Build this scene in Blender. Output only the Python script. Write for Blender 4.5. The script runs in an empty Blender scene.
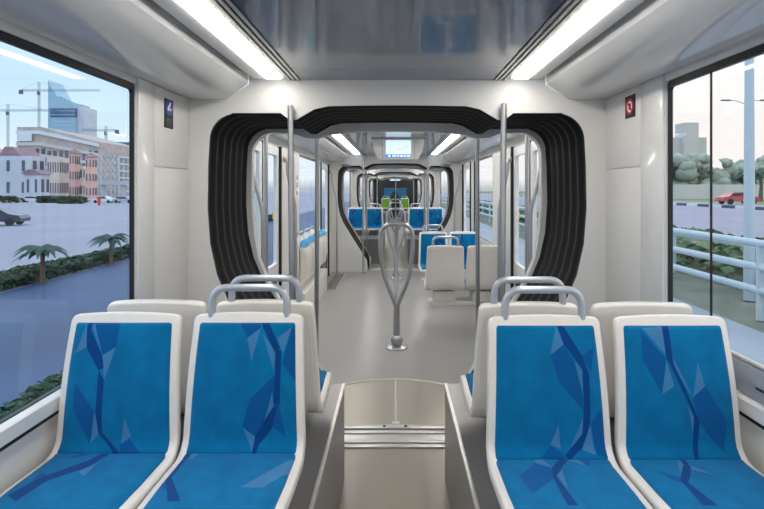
import bpy, bmesh, math, random
from mathutils import Vector, Matrix
random.seed(7)
C = bpy.context.scene.collection
S = bpy.context.scene
PI = math.pi

# ------------------------------------------------------------------ camera, world, exposure
H = 1.56
cam_d = bpy.data.cameras.new('camera'); cam = bpy.data.objects.new('camera', cam_d); C.objects.link(cam)
cam.location = (-.012, 0, H); cam.rotation_euler = (PI/2, 0, 0)
cam_d.sensor_width = 36; cam_d.lens = 36*510/764
cam_d.shift_x = -13/764; cam_d.shift_y = -65.5/764
cam_d.clip_start = .05; cam_d.clip_end = 2000
S.camera = cam
S.view_settings.view_transform = 'Standard'; S.view_settings.look = 'None'
S.view_settings.gamma = 1; S.view_settings.use_curve_mapping = False
S.view_settings.exposure = 0.88
LAMP = 8.6
SKY = .84
w = bpy.data.worlds.new('sky'); S.world = w; w.use_nodes = True
nt = w.node_tree; nt.nodes.clear()
def wn(t, **k):
    n = nt.nodes.new(t)
    for a, b in k.items(): setattr(n, a, b)
    return n
tc = wn('ShaderNodeTexCoord'); sp = wn('ShaderNodeSeparateXYZ'); nt.links.new(tc.outputs['Generated'], sp.inputs[0])
rl = wn('ShaderNodeValToRGB'); rr = wn('ShaderNodeValToRGB')
def ramp(n, st):
    e = n.color_ramp.elements
    while len(e) < len(st): e.new(.5)
    for i, (p, c) in enumerate(st): e[i].position = p; e[i].color = (*c, 1)
ramp(rl, [(0, (.30,.36,.44)), (.02, (.62,.69,.74)), (.17, (.46,.60,.72)), (.5, (.70,.85,1.05))])
ramp(rr, [(0, (.40,.40,.42)), (.02, (.70,.64,.62)), (.17, (.70,.69,.68)), (.5, (.85,.95,1.1))])
nt.links.new(sp.outputs['Z'], rl.inputs[0]); nt.links.new(sp.outputs['Z'], rr.inputs[0])
mr = wn('ShaderNodeMapRange'); mr.inputs['From Min'].default_value = -.5; mr.inputs['From Max'].default_value = .5
nt.links.new(sp.outputs['X'], mr.inputs['Value'])
mx = wn('ShaderNodeMix', data_type='RGBA'); nt.links.new(mr.outputs[0], mx.inputs[0])
nt.links.new(rl.outputs[0], mx.inputs[6]); nt.links.new(rr.outputs[0], mx.inputs[7])
bg = wn('ShaderNodeBackground'); bg.inputs[1].default_value = SKY
nt.links.new(mx.outputs[2], bg.inputs[0]); wo = wn('ShaderNodeOutputWorld'); nt.links.new(bg.outputs[0], wo.inputs[0])

# ------------------------------------------------------------------ materials
def s2l(c): return tuple((x/255/12.92 if x/255 <= .04045 else ((x/255+.055)/1.055)**2.4) for x in c)
def mat(name, rgb, rough=.5, metal=0, noise=0, nscale=30, emit=None, es=0, bump=0, bscale=200, spec=.5, coat=0, stretch=None):
    m = bpy.data.materials.new(name); m.use_nodes = True
    t = m.node_tree; b = t.nodes['Principled BSDF']
    col = s2l(rgb)
    b.inputs['Base Color'].default_value = (*col, 1)
    b.inputs['Roughness'].default_value = rough; b.inputs['Metallic'].default_value = metal
    b.inputs['Specular IOR Level'].default_value = spec
    b.inputs['Coat Weight'].default_value = coat
    co = t.nodes.new('ShaderNodeTexCoord'); mp = t.nodes.new('ShaderNodeMapping')
    t.links.new(co.outputs['Object'], mp.inputs[0])
    if stretch: mp.inputs['Scale'].default_value = stretch
    nz = t.nodes.new('ShaderNodeTexNoise'); nz.inputs['Scale'].default_value = nscale; nz.inputs['Detail'].default_value = 3
    t.links.new(mp.outputs[0], nz.inputs[0])
    r = t.nodes.new('ShaderNodeValToRGB'); n = max(noise, .015)
    r.color_ramp.elements[0].position = .3; r.color_ramp.elements[1].position = .7
    r.color_ramp.elements[0].color = (*[x*(1-n) for x in col], 1)
    r.color_ramp.elements[1].color = (*[min(1, x*(1+n)) for x in col], 1)
    t.links.new(nz.outputs[0], r.inputs[0]); t.links.new(r.outputs[0], b.inputs['Base Color'])
    if bump:
        bz = t.nodes.new('ShaderNodeTexNoise'); bz.inputs['Scale'].default_value = bscale
        t.links.new(mp.outputs[0], bz.inputs[0])
        bp = t.nodes.new('ShaderNodeBump'); bp.inputs['Strength'].default_value = bump; bp.inputs['Distance'].default_value = .002
        t.links.new(bz.outputs[0], bp.inputs['Height']); t.links.new(bp.outputs[0], b.inputs['Normal'])
    if emit:
        b.inputs['Emission Color'].default_value = (*emit, 1); b.inputs['Emission Strength'].default_value = es
    return m
M = {}
M['wall'] = mat('wall_panel_white', (223,221,217), .42, noise=.02, nscale=3)
M['cove'] = mat('glossy_white_panel', (222,222,220), .16, coat=.4)
M['ceil'] = mat('grey_blue_ceiling_panel', (112,124,142), .2, noise=.04, nscale=1.5, coat=.5)
M['groove'] = mat('dark_groove', (14,14,15), .5)
M['alu'] = mat('brushed_aluminium', (206,204,200), .34, metal=.6, noise=.05, nscale=20)
M['trimgrey'] = mat('grey_trim', (128,128,128), .35, metal=.3)
M['bead'] = mat('bright_edge_bead', (232,228,220), .3, metal=.15)
M['rubber'] = mat('black_rubber_bellows', (6,5,5), .6, noise=.1, nscale=8, spec=.3)
M['gasket'] = mat('black_gasket', (16,17,19), .35)
M['shell'] = mat('seat_shell_plastic', (232,226,218), .32, noise=.01)
M['steel'] = mat('satin_steel_tube', (186,186,188), .34, metal=.92)
M['handle'] = mat('grey_painted_handle', (182,187,194), .28, metal=.4)
M['plinth'] = mat('plinth_grey_laminate', (128,126,126), .34, noise=.06, nscale=260, metal=.25)
M['aisle'] = mat('speckled_grey_vinyl', (168,159,145), .3, noise=.13, nscale=320, bump=.05)
M['floor2'] = mat('speckled_cool_grey_vinyl', (164,160,156), .28, noise=.09, nscale=320, bump=.05)
M['plate'] = mat('brushed_floor_plate', (180,173,160), .33, noise=.1, nscale=160, metal=.35)
M['dark'] = mat('dark_plastic', (34,36,40), .5)
M['white'] = mat('print_white', (235,238,240), .4)
M['signblk'] = mat('print_black', (22,22,30), .4)
M['signblue'] = mat('print_blue', (18,90,165), .4)
M['signred'] = mat('print_red', (200,40,45), .4)
M['yellow'] = mat('print_yellow', (230,195,40), .4)
M['lightblue'] = mat('light_blue_fabric', (92,176,222), .8, noise=.06, nscale=60, bump=.2, bscale=600)
M['green'] = mat('green_fabric', (104,142,34), .8, noise=.12, nscale=25)
M['lampglow'] = mat('lamp_diffuser', (255,255,250), .5, emit=(1,.96,.90), es=LAMP)
M['screenglow'] = mat('screen_pale_map', (200,220,235), .4, emit=(.62,.80,.92), es=.5)
M['screenblue'] = mat('screen_blue_banner', (10,90,180), .4, emit=(.01,.22,.60), es=.5)
M['screenpink'] = mat('screen_route_line', (200,110,150), .4, emit=(.7,.35,.5), es=.5)
M['screenwhite'] = mat('screen_white_text', (240,240,240), .4, emit=(.9,.95,1), es=.5)
# outdoors
M['asphalt'] = mat('shade_blue_asphalt', (58,78,114), .55, noise=.22, nscale=.5, stretch=(1,.3,1))  # the tram's shade is put into this dark blue base colour
M['plaza'] = mat('pinkish_paved_plaza', (152,152,166), .8, noise=.08, nscale=.15)
M['paving'] = mat('pale_paving', (150,160,172), .6, noise=.1, nscale=.8)
M['road2'] = mat('mauve_grey_road', (146,144,160), .7, noise=.08, nscale=.3)
M['ledge'] = mat('window_ledge_grey', (150,160,172), .4)
M['grassbed'] = mat('planting_soil', (116,124,110), .9, noise=.2, nscale=2)
M['grass'] = mat('grass', (112,140,80), .9, noise=.25, nscale=2)
M['hedge'] = mat('hedge_leaves', (58,84,62), .9, noise=.4, nscale=4)
M['bush'] = mat('bush_leaves', (108,132,96), .9, noise=.4, nscale=5)
M['palm'] = mat('palm_fronds', (52,80,70), .8, noise=.3, nscale=6)
M['bark'] = mat('palm_bark', (110,92,76), .9, noise=.3, nscale=12)
M['rail'] = mat('pale_blue_painted_rail', (190,206,216), .5)
M['kerbw'] = mat('kerb_white', (222,222,220), .8); M['kerbd'] = mat('kerb_dark', (74,84,100), .8)
M['beige'] = mat('hazed_beige_render', (218,202,192), .9, noise=.06, nscale=.3)  # distance haze put into the colour as a paler tone
M['palegrey'] = mat('pale_grey_render', (196,202,212), .9, noise=.05, nscale=.2)
M['pink'] = mat('hazed_pink_render', (222,180,168), .9, noise=.06, nscale=.3)  # lightened pink, the haze is part of the colour
M['roof'] = mat('mauve_roof_tiles', (150,122,132), .9, noise=.15, nscale=1)
M['concrete'] = mat('raw_concrete', (188,174,168), .9, noise=.15, nscale=.3)
M['conc2'] = mat('dark_opening', (92,98,112), .9, noise=.2, nscale=.2)
M['conwhite'] = mat('white_sheeting', (216,226,228), .9, noise=.04)
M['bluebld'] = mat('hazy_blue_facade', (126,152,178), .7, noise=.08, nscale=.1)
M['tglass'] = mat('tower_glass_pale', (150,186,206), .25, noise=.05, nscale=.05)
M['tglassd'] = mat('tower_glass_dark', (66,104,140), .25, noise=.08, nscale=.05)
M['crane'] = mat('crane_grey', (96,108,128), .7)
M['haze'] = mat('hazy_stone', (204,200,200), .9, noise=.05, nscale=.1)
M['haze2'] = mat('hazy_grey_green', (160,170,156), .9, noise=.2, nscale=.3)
M['carwhite'] = mat('car_white_paint', (226,228,232), .25, coat=.5)
M['carred'] = mat('car_red_paint', (190,70,74), .25, coat=.5)
M['cardark'] = mat('car_dark_paint', (42,44,62), .25, coat=.5)
M['carsilver'] = mat('car_silver_paint', (168,176,190), .25, coat=.5)
M['carglass'] = mat('car_dark_glass', (40,50,64), .1)
M['tyre'] = mat('tyre', (26,26,28), .8)

def glass(name, tint, refl=1.0):
    m = bpy.data.materials.new(name); m.use_nodes = True; t = m.node_tree; t.nodes.clear()
    tr = t.nodes.new('ShaderNodeBsdfTransparent'); tr.inputs[0].default_value = (*tint, 1)
    gl = t.nodes.new('ShaderNodeBsdfGlossy'); gl.inputs['Roughness'].default_value = .02
    fr = t.nodes.new('ShaderNodeFresnel'); fr.inputs[0].default_value = 1.45
    mu = t.nodes.new('ShaderNodeMath'); mu.operation = 'MULTIPLY'; mu.inputs[1].default_value = refl
    t.links.new(fr.outputs[0], mu.inputs[0])
    mi = t.nodes.new('ShaderNodeMixShader'); o = t.nodes.new('ShaderNodeOutputMaterial')
    t.links.new(mu.outputs[0], mi.inputs[0]); t.links.new(tr.outputs[0], mi.inputs[1]); t.links.new(gl.outputs[0], mi.inputs[2])
    t.links.new(mi.outputs[0], o.inputs[0]); return m
M['glassL'] = glass('tinted_window_glass', (.94,.97,.985), .06)
M['windscreen'] = glass('blue_tinted_windscreen', (.22,.42,.52), .2)
M['glassR'] = glass('clear_window_glass', (.98,.985,.985), .06)

PATTERNS = {
    'L1b': [('m',[(0.203,1.0),(0.467,1.0),(0.464,0.817),(0.336,0.748)]),('l',[(0.336,0.748),(0.459,0.809),(0.377,0.568)]),('l',[(0.128,0.992),(0.163,0.809),(0.061,0.763)]),('l',[(0.186,0.969),(0.21,0.985),(0.33,0.756)]),('m',[(0.099,0.542),(0.304,0.328),(0.278,0.084),(0.1,0.344)]),('l',[(0.304,0.321),(0.361,0.168),(0.287,0.084)]),('l',[(0.59,0.282),(0.654,0.14),(0.568,0.084)]),('m',[(0.641,0.122),(0.759,0.0),(0.592,0.0),(0.554,0.061)]),('d',[(0.128,1.0),(0.183,1.0),(0.18,0.931),(0.163,0.809)]),('d',[(0.179,0.939),(0.329,0.756),(0.362,0.656),(0.315,0.634),(0.163,0.809)]),('d',[(0.314,0.641),(0.377,0.565),(0.376,0.275),(0.318,0.321)]),('d',[(0.317,0.328),(0.377,0.282),(0.388,0.168),(0.353,0.16)]),('d',[(0.352,0.168),(0.388,0.168),(0.583,0.0),(0.522,0.0)])],
    'L2b': [('m',[(0.797,0.6),(0.806,0.385),(0.705,0.254),(0.616,0.138),(0.501,0.215),(0.558,0.415)]),('m',[(0.425,1.0),(0.64,1.0),(0.645,0.954),(0.513,0.877)]),('l',[(0.513,0.877),(0.645,0.954),(0.567,0.708)]),('l',[(0.963,0.962),(0.875,0.762),(0.82,0.877)]),('l',[(0.666,0.915),(0.797,0.777),(0.785,0.643)]),('m',[(0.963,0.962),(1.007,0.915),(1.006,0.543),(0.871,0.688)]),('m',[(0.839,0.4),(0.896,0.135),(0.783,0.215)]),('l',[(0.506,0.208),(0.625,0.135),(0.602,0.008)]),('d',[(0.64,1.0),(0.726,1.0),(0.846,0.8),(0.806,0.754)]),('d',[(0.807,0.785),(0.859,0.785),(0.848,0.385),(0.787,0.385)]),('d',[(0.84,0.408),(0.778,0.208),(0.645,0.062),(0.614,0.135),(0.732,0.308)]),('d',[(0.614,0.138),(0.654,0.069),(0.637,-0.008),(0.598,-0.008)]),('l',[(0.778,0.477),(0.785,0.369),(0.705,0.265)])],
    'R1b': [('m',[(0.526,0.778),(0.661,0.854),(0.799,0.672),(0.81,0.373),(0.59,0.582)]),('l',[(0.603,0.993),(0.661,0.854),(0.526,0.778)]),('m',[(0.963,0.84),(0.908,0.649),(0.833,0.769)]),('m',[(1.011,0.422),(0.989,0.015),(0.898,0.034),(0.869,0.28)]),('l',[(0.573,0.269),(0.584,0.09),(0.496,0.119)]),('l',[(0.803,0.328),(0.786,0.194),(0.671,0.09)]),('l',[(0.862,0.269),(0.888,0.034),(0.777,0.075)]),('m',[(0.496,0.112),(0.612,0.034),(0.602,0.0),(0.407,0.015)]),('d',[(0.615,1.0),(0.673,1.0),(0.833,0.769),(0.827,0.672),(0.661,0.858)]),('d',[(0.834,0.776),(0.887,0.627),(0.873,0.388),(0.811,0.388),(0.825,0.687)]),('d',[(0.812,0.403),(0.875,0.403),(0.861,0.269),(0.82,0.179),(0.786,0.194)]),('d',[(0.787,0.201),(0.825,0.187),(0.769,0.082),(0.653,0.0),(0.612,0.03)]),('l',[(0.753,0.734),(0.817,0.664),(0.811,0.493)])],
    'R2b': [('m',[(0.164,0.955),(0.388,0.753),(0.327,0.491),(0.162,0.743)]),('l',[(0.39,0.729),(0.445,0.552),(0.327,0.491)]),('l',[(0.691,0.721),(0.738,0.552),(0.616,0.476)]),('m',[(0.607,0.461),(0.738,0.55),(0.917,0.297),(0.858,0.052),(0.669,0.271)]),('l',[(0.456,0.758),(0.623,0.454),(0.469,0.669)]),('l',[(0.184,0.974),(0.384,0.989),(0.389,0.781)]),('d',[(0.382,1.004),(0.449,1.004),(0.453,0.714),(0.391,0.743)]),('d',[(0.392,0.766),(0.454,0.721),(0.663,0.297),(0.614,0.327)]),('d',[(0.615,0.342),(0.663,0.297),(0.615,0.0),(0.574,0.0)]),('l',[(0.563,0.398),(0.609,0.327),(0.597,0.211)])],
    'L1p': [('l',[(0.416,0.651),(0.484,0.798),(0.509,0.581)]),('m',[(0.183,0.891),(0.317,1.117),(0.471,1.125),(0.297,0.923)]),('m',[(0.103,0.665),(0.208,0.586),(0.131,0.493)]),('d',[(0.49,1.143),(0.537,1.143),(0.455,0.738),(0.379,0.828)]),('d',[(0.377,0.836),(0.459,0.738),(0.25,0.513),(0.17,0.581)]),('d',[(0.174,0.588),(0.25,0.513),(0.197,0.241),(0.072,0.323)])],
    'L2p': [('m',[(-0.079,0.491),(-0.069,0.694),(0.058,0.581),(0.105,0.39)]),('l',[(0.06,1.073),(0.214,1.108),(0.092,0.859)]),('l',[(1.012,0.939),(1.01,0.694),(0.845,0.422),(0.67,0.422)]),('d',[(-0.081,1.143),(0.069,1.073),(0.062,0.554),(0.004,0.608)]),('d',[(-0.002,0.622),(0.079,0.554),(0.272,0.241),(0.173,0.241)])],
    'R1p': [('l',[(0.368,1.102),(0.446,0.836),(0.325,0.911)]),('l',[(0.67,1.077),(0.624,0.969),(0.754,0.846)]),('l',[(0.521,0.799),(0.45,0.714),(0.464,0.477)]),('m',[(0.325,0.911),(0.443,0.828),(0.397,0.639),(0.177,0.444),(0.14,0.69)]),('m',[(0.687,1.127),(0.903,1.094),(0.758,0.858)]),('d',[(0.615,1.161),(0.686,1.161),(0.622,0.965),(0.571,0.996)]),('d',[(0.576,1.012),(0.628,0.98),(0.403,0.632),(0.439,0.814)]),('d',[(0.408,0.714),(0.437,0.686),(0.475,0.289),(0.392,0.289)])],
    'R2p': [('l',[(0.442,0.918),(0.578,0.707),(0.433,0.799)]),('l',[(0.416,0.98),(0.425,0.888),(0.305,0.728)]),('m',[(0.145,0.785),(0.274,0.672),(0.26,0.553),(0.178,0.659)]),('m',[(0.197,1.11),(0.316,1.11),(0.186,0.98)]),('d',[(0.444,1.178),(0.499,1.161),(0.459,0.843),(0.425,0.888)]),('d',[(0.434,0.903),(0.459,0.843),(0.375,0.7),(0.245,0.528),(0.258,0.645)]),('d',[(0.261,0.645),(0.295,0.605),(0.334,0.289),(0.222,0.289)])],
}
FAB = {'base': (0,108,158), 'm': (2,80,142), 'd': (3,60,124), 'l': (84,132,178)}
def fabric(name, pats):
    """seat moquette: convex facets tested as half planes on the cushion's own uv"""
    m = bpy.data.materials.new(name); m.use_nodes = True; t = m.node_tree; b = t.nodes['Principled BSDF']
    uv = t.nodes.new('ShaderNodeUVMap'); uv.uv_map = 'UVMap'
    se = t.nodes.new('ShaderNodeSeparateXYZ'); t.links.new(uv.outputs[0], se.inputs[0])
    cb = t.nodes.new('ShaderNodeCombineXYZ'); cb.inputs[2].default_value = 1
    t.links.new(se.outputs[0], cb.inputs[0]); t.links.new(se.outputs[1], cb.inputs[1])
    nz = t.nodes.new('ShaderNodeTexNoise'); nz.inputs['Scale'].default_value = 5; nz.inputs['Detail'].default_value = 4
    t.links.new(uv.outputs[0], nz.inputs[0])
    rp = t.nodes.new('ShaderNodeValToRGB'); c0 = s2l(FAB['base'])
    rp.color_ramp.elements[0].position = .3; rp.color_ramp.elements[1].position = .7
    rp.color_ramp.elements[0].color = (*[x*.86 for x in c0], 1); rp.color_ramp.elements[1].color = (*[x*1.14 for x in c0], 1)
    t.links.new(nz.outputs[0], rp.inputs[0]); cur = rp.outputs[0]
    for kind, poly in pats:
        a = sum(poly[i][0]*poly[(i+1) % len(poly)][1]-poly[(i+1) % len(poly)][0]*poly[i][1] for i in range(len(poly)))
        if a < 0: poly = poly[::-1]
        prev = None
        for i in range(len(poly)):
            (x0, y0), (x1, y1) = poly[i], poly[(i+1) % len(poly)]
            nx, ny = -(y1-y0), (x1-x0); L = math.hypot(nx, ny)
            if L < 1e-6: continue
            d = t.nodes.new('ShaderNodeVectorMath'); d.operation = 'DOT_PRODUCT'
            d.inputs[1].default_value = (nx/L, ny/L, -(nx*x0+ny*y0)/L)
            t.links.new(cb.outputs[0], d.inputs[0])
            if prev is None: prev = d.outputs['Value']
            else:
                mn = t.nodes.new('ShaderNodeMath'); mn.operation = 'MINIMUM'
                t.links.new(prev, mn.inputs[0]); t.links.new(d.outputs['Value'], mn.inputs[1]); prev = mn.outputs[0]
        g = t.nodes.new('ShaderNodeMapRange'); g.inputs['From Min'].default_value = -.003; g.inputs['From Max'].default_value = .003
        g.inputs['To Max'].default_value = {'m': .85, 'd': .95, 'l': .62}[kind]
        t.links.new(prev, g.inputs['Value'])
        mi = t.nodes.new('ShaderNodeMix'); mi.data_type = 'RGBA'; mi.inputs[7].default_value = (*s2l(FAB[kind]), 1)
        t.links.new(g.outputs[0], mi.inputs[0]); t.links.new(cur, mi.inputs[6]); cur = mi.outputs[2]
    t.links.new(cur, b.inputs['Base Color']); b.inputs['Roughness'].default_value = .85
    b.inputs['Specular IOR Level'].default_value = .12
    b.inputs['Sheen Weight'].default_value = .08; b.inputs['Sheen Roughness'].default_value = .5
    bz = t.nodes.new('ShaderNodeTexNoise'); bz.inputs['Scale'].default_value = 220; t.links.new(uv.outputs[0], bz.inputs[0])
    bp = t.nodes.new('ShaderNodeBump'); bp.inputs['Strength'].default_value = .25; bp.inputs['Distance'].default_value = .002
    t.links.new(bz.outputs[0], bp.inputs['Height']); t.links.new(bp.outputs[0], b.inputs['Normal'])
    return m
for k in PATTERNS: M[k] = fabric('moquette_'+k, PATTERNS[k])

# ------------------------------------------------------------------ mesh helpers
def link(name, me, parent=None):
    o = bpy.data.objects.new(name, me); C.objects.link(o)
    if parent: o.parent = parent
    return o
def tag(o, label=None, cat=None, group=None, kind=None):
    for k, v in (('label', label), ('category', cat), ('group', group), ('kind', kind)):
        if v: o[k] = v
    return o
def empty(name, loc=(0,0,0), rz=0, **k):
    o = bpy.data.objects.new(name, None); C.objects.link(o); o.empty_display_size = .05
    o.location = loc; o.rotation_euler = (0, 0, rz); return tag(o, **k)
def copy_tree(o, parent=None):
    c = o.copy(); C.objects.link(c); c.parent = parent
    for ch in list(o.children): copy_tree(ch, c)
    return c
class MB:
    def __init__(s): s.bm = bmesh.new()
    def box(s, x0, x1, y0, y1, z0, z1, bev=0):
        vs = [s.bm.verts.new((x, y, z)) for x in (x0, x1) for y in (y0, y1) for z in (z0, z1)]
        fs = [s.bm.faces.new([vs[i] for i in f]) for f in ((0,1,3,2),(4,6,7,5),(0,4,5,1),(2,3,7,6),(0,2,6,4),(1,5,7,3))]
        if bev:
            es = list({e for f in fs for e in f.edges})
            bmesh.ops.bevel(s.bm, geom=es, offset=bev, segments=2, profile=.5, affect='EDGES')
        return s
    def hexa(s, b, t):
        vb = [s.bm.verts.new(p) for p in b]; vt = [s.bm.verts.new(p) for p in t]; n = len(b)
        s.bm.faces.new(vb[::-1]); s.bm.faces.new(vt)
        for i in range(n): s.bm.faces.new((vb[i], vb[(i+1) % n], vt[(i+1) % n], vt[i]))
        return s
    def prism(s, pts, axis, a, b):
        def P(p, v):
            return {'x': (v, p[0], p[1]), 'y': (p[0], v, p[1]), 'z': (p[0], p[1], v)}[axis]
        return s.hexa([P(p, a) for p in pts], [P(p, b) for p in pts])
    def ring(s, outer, inner, axis, a, b):
        """outer and inner loops with the same count, joined as a frame and extruded"""
        def P(p, v):
            return {'x': (v, p[0], p[1]), 'y': (p[0], v, p[1]), 'z': (p[0], p[1], v)}[axis]
        n = len(outer); A, B = ([[s.bm.verts.new(P(p, v)) for p in L] for L in (outer, inner)] for v in (a, b))
        for i in range(n):
            j = (i+1) % n
            s.bm.faces.new((A[0][i], A[0][j], A[1][j], A[1][i])); s.bm.faces.new((B[0][j], B[0][i], B[1][i], B[1][j]))
            s.bm.faces.new((A[0][j], A[0][i], B[0][i], B[0][j])); s.bm.faces.new((A[1][i], A[1][j], B[1][j], B[1][i]))
        return s
    def holed(s, outer, inner, axis, a, b):
        """outer loop with a hole of a different point count"""
        def P(p, v):
            return {'x': (v, p[0], p[1]), 'y': (p[0], v, p[1]), 'z': (p[0], p[1], v)}[axis]
        loops = {}
        for v in (a, b):
            es = []; L2 = []
            for L in (outer, inner):
                vs = [s.bm.verts.new(P(p, v)) for p in L]; L2.append(vs)
                es += [s.bm.edges.new((vs[i], vs[(i+1) % len(vs)])) for i in range(len(vs))]
            bmesh.ops.triangle_fill(s.bm, edges=es, use_beauty=True); loops[v] = L2
        for k in (0, 1):
            A, B = loops[a][k], loops[b][k]
            for i in range(len(A)):
                j = (i+1) % len(A); s.bm.faces.new((A[i], A[j], B[j], B[i]))
        return s
    def cyl(s, p, q, r, r2=None, n=16):
        return s.tube([p, q], [r, r if r2 is None else r2], n)
    def tube(s, pts, r, n=12, closed=False):
        pts = [Vector(p) for p in pts]; N = len(pts)
        rs = r if isinstance(r, list) else [r]*N
        rings = []; up = None
        for i, p in enumerate(pts):
            a = pts[(i-1) % N] if (i > 0 or closed) else p; b = pts[(i+1) % N] if (i < N-1 or closed) else p
            d = (b-a).normalized()
            if up is None:
                up = Vector((0,0,1)) if abs(d.z) < .9 else Vector((1,0,0))
            u = (up-d*up.dot(d)).normalized(); v = d.cross(u); up = u
            rings.append([s.bm.verts.new(p+(u*math.cos(2*PI*k/n)+v*math.sin(2*PI*k/n))*rs[i]) for k in range(n)])
        M_ = N if closed else N-1
        for i in range(M_):
            A, B = rings[i], rings[(i+1) % N]
            for k in range(n): s.bm.faces.new((A[k], A[(k+1) % n], B[(k+1) % n], B[k]))
        if not closed: s.bm.faces.new(rings[0][::-1]); s.bm.faces.new(rings[-1])
        return s
    def lathe(s, prof, c=(0,0), n=24):
        rings = [[s.bm.verts.new((c[0]+r*math.cos(2*PI*k/n), c[1]+r*math.sin(2*PI*k/n), z)) for k in range(n)] for r, z in prof]
        for A, B in zip(rings, rings[1:]):
            for k in range(n): s.bm.faces.new((A[k], A[(k+1) % n], B[(k+1) % n], B[k]))
        s.bm.faces.new(rings[0][::-1]); s.bm.faces.new(rings[-1]); return s
    def ball(s, c, r, sc=(1,1,1), seg=12):
        nv = max(6, seg//2+2); P = lambda a, b: s.bm.verts.new((c[0]+r*sc[0]*math.sin(a)*math.cos(b), c[1]+r*sc[1]*math.sin(a)*math.sin(b), c[2]+r*sc[2]*math.cos(a)))
        top, bot = P(0, 0), P(PI, 0); rows = [[P(PI*i/nv, 2*PI*k/seg) for k in range(seg)] for i in range(1, nv)]
        for k in range(seg):
            j = (k+1) % seg; s.bm.faces.new((top, rows[0][k], rows[0][j])); s.bm.faces.new((bot, rows[-1][j], rows[-1][k]))
            for A, B in zip(rows, rows[1:]): s.bm.faces.new((A[k], B[k], B[j], A[j]))
        return s
    def build(s, name, m, parent=None, smooth=True, ang=35, **k):
        bmesh.ops.recalc_face_normals(s.bm, faces=s.bm.faces[:])
        me = bpy.data.meshes.new(name)
        if smooth:
            for f in s.bm.faces: f.smooth = True
            for e in s.bm.edges:
                if len(e.link_faces) == 2 and e.calc_face_angle(0) > math.radians(ang): e.smooth = False
        s.bm.to_mesh(me); s.bm.free()
        me.materials.append(M[m] if isinstance(m, str) else m)
        return tag(link(name, me, parent), **k)
def arc(cx, cy, r, a0, a1, n=6):
    return [(cx+r*math.cos(math.radians(a0+(a1-a0)*i/n)), cy+r*math.sin(math.radians(a0+(a1-a0)*i/n))) for i in range(n+1)]
def rrect(x0, x1, y0, y1, r, n=5):
    return arc(x1-r, y0+r, r, -90, 0, n)+arc(x1-r, y1-r, r, 0, 90, n)+arc(x0+r, y1-r, r, 90, 180, n)+arc(x0+r, y0+r, r, 180, 270, n)
def struct(mb, name, m, parent=None, **k):
    return mb.build(name, m, parent, **({} if parent else {'kind': 'structure'}), **k)
def fillet(pts, r, n=6):
    """round the corners of a 3d polyline"""
    pts = [Vector(p) for p in pts]; out = [pts[0]]
    for i in range(1, len(pts)-1):
        a, p, b = pts[i-1], pts[i], pts[i+1]; rr_ = r[i-1] if isinstance(r, (list, tuple)) else r
        u = (a-p); v = (b-p); l = min(rr_, u.length*.49, v.length*.49); u.normalize(); v.normalize()
        A, B = p+u*l, p+v*l
        for k in range(n+1):
            t = k/n; out.append(A*(1-t)**2+p*2*t*(1-t)+B*t*t)
    out.append(pts[-1]); return out

# ------------------------------------------------------------------ tram body
XW = 1.21; ZC = 2.19; ZS = 2.08
GLZ0, GLZ1 = .84, 2.045
def portal_half():
    """right half of the gangway opening, from the top centre down to the floor"""
    p = [(0, 2.045), (.20, 2.044), (.40, 2.040), (.48, 2.022), (.585, 1.960), (.625, 1.962), (.675, 2.000), (.96, 2.000)]
    p += arc(.93, 1.84, .158, 78, 0, 8)
    p += [(1.096, 1.70), (1.100, 1.45), (1.085, 1.24), (1.045, 1.06), (.985, .92), (.80, .62), (.60, .31), (.545, .22), (.53, .12), (.53, 0)]
    return p
def portal_loop():
    r = portal_half(); l = [(-x, z) for x, z in r[::-1]]
    return r[::-1]+l[::-1][1:]   # floor right ... top ... floor left
def bulkhead(Y0, Y1, flip=False):
    Y1 = Y0+.012
    outer = [(XW, 0), (XW, ZS), (.989, ZS), (.858, 2.165), (.858, 2.25), (-.858, 2.25), (-.858, 2.165), (-.989, ZS), (-XW, ZS), (-XW, 0)]
    P = portal_loop()
    mb = MB(); s = mb
    ol = outer; loop = ol + P[::-1]      # one closed outline: round the outside and back along the opening
    vs = {}
    for v in (Y0, Y1):
        vv = [s.bm.verts.new((x, v, z)) for x, z in loop]; vs[v] = vv
        es = [s.bm.edges.new((vv[i], vv[(i+1) % len(vv)])) for i in range(len(vv))]
        bmesh.ops.triangle_fill(s.bm, edges=es, use_beauty=True)
    A, B = vs[Y0], vs[Y1]
    for i in range(len(A)):
        j = (i+1) % len(A); s.bm.faces.new((A[i], A[j], B[j], B[i]))
    o = struct(mb, 'wall_bulkhead', 'wall')
    rv = MB()
    face = Y1 if flip else Y0
    sg = 1 if flip else -1
    for sx in (-1, 1):
        for x, z in ((1.15,1.86),(1.15,1.62),(1.15,1.38),(1.15,1.14),(1.06,2.03),(.93,2.045),(.80,2.08),(.68,2.10),(.35,2.12),(.16,2.12),(.52,2.09)):
            rv.ball((sx*x, face, z), .006, (1,.5,1), 8)
    rv.build('rivet_heads', 'wall', o)
    return o
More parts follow.
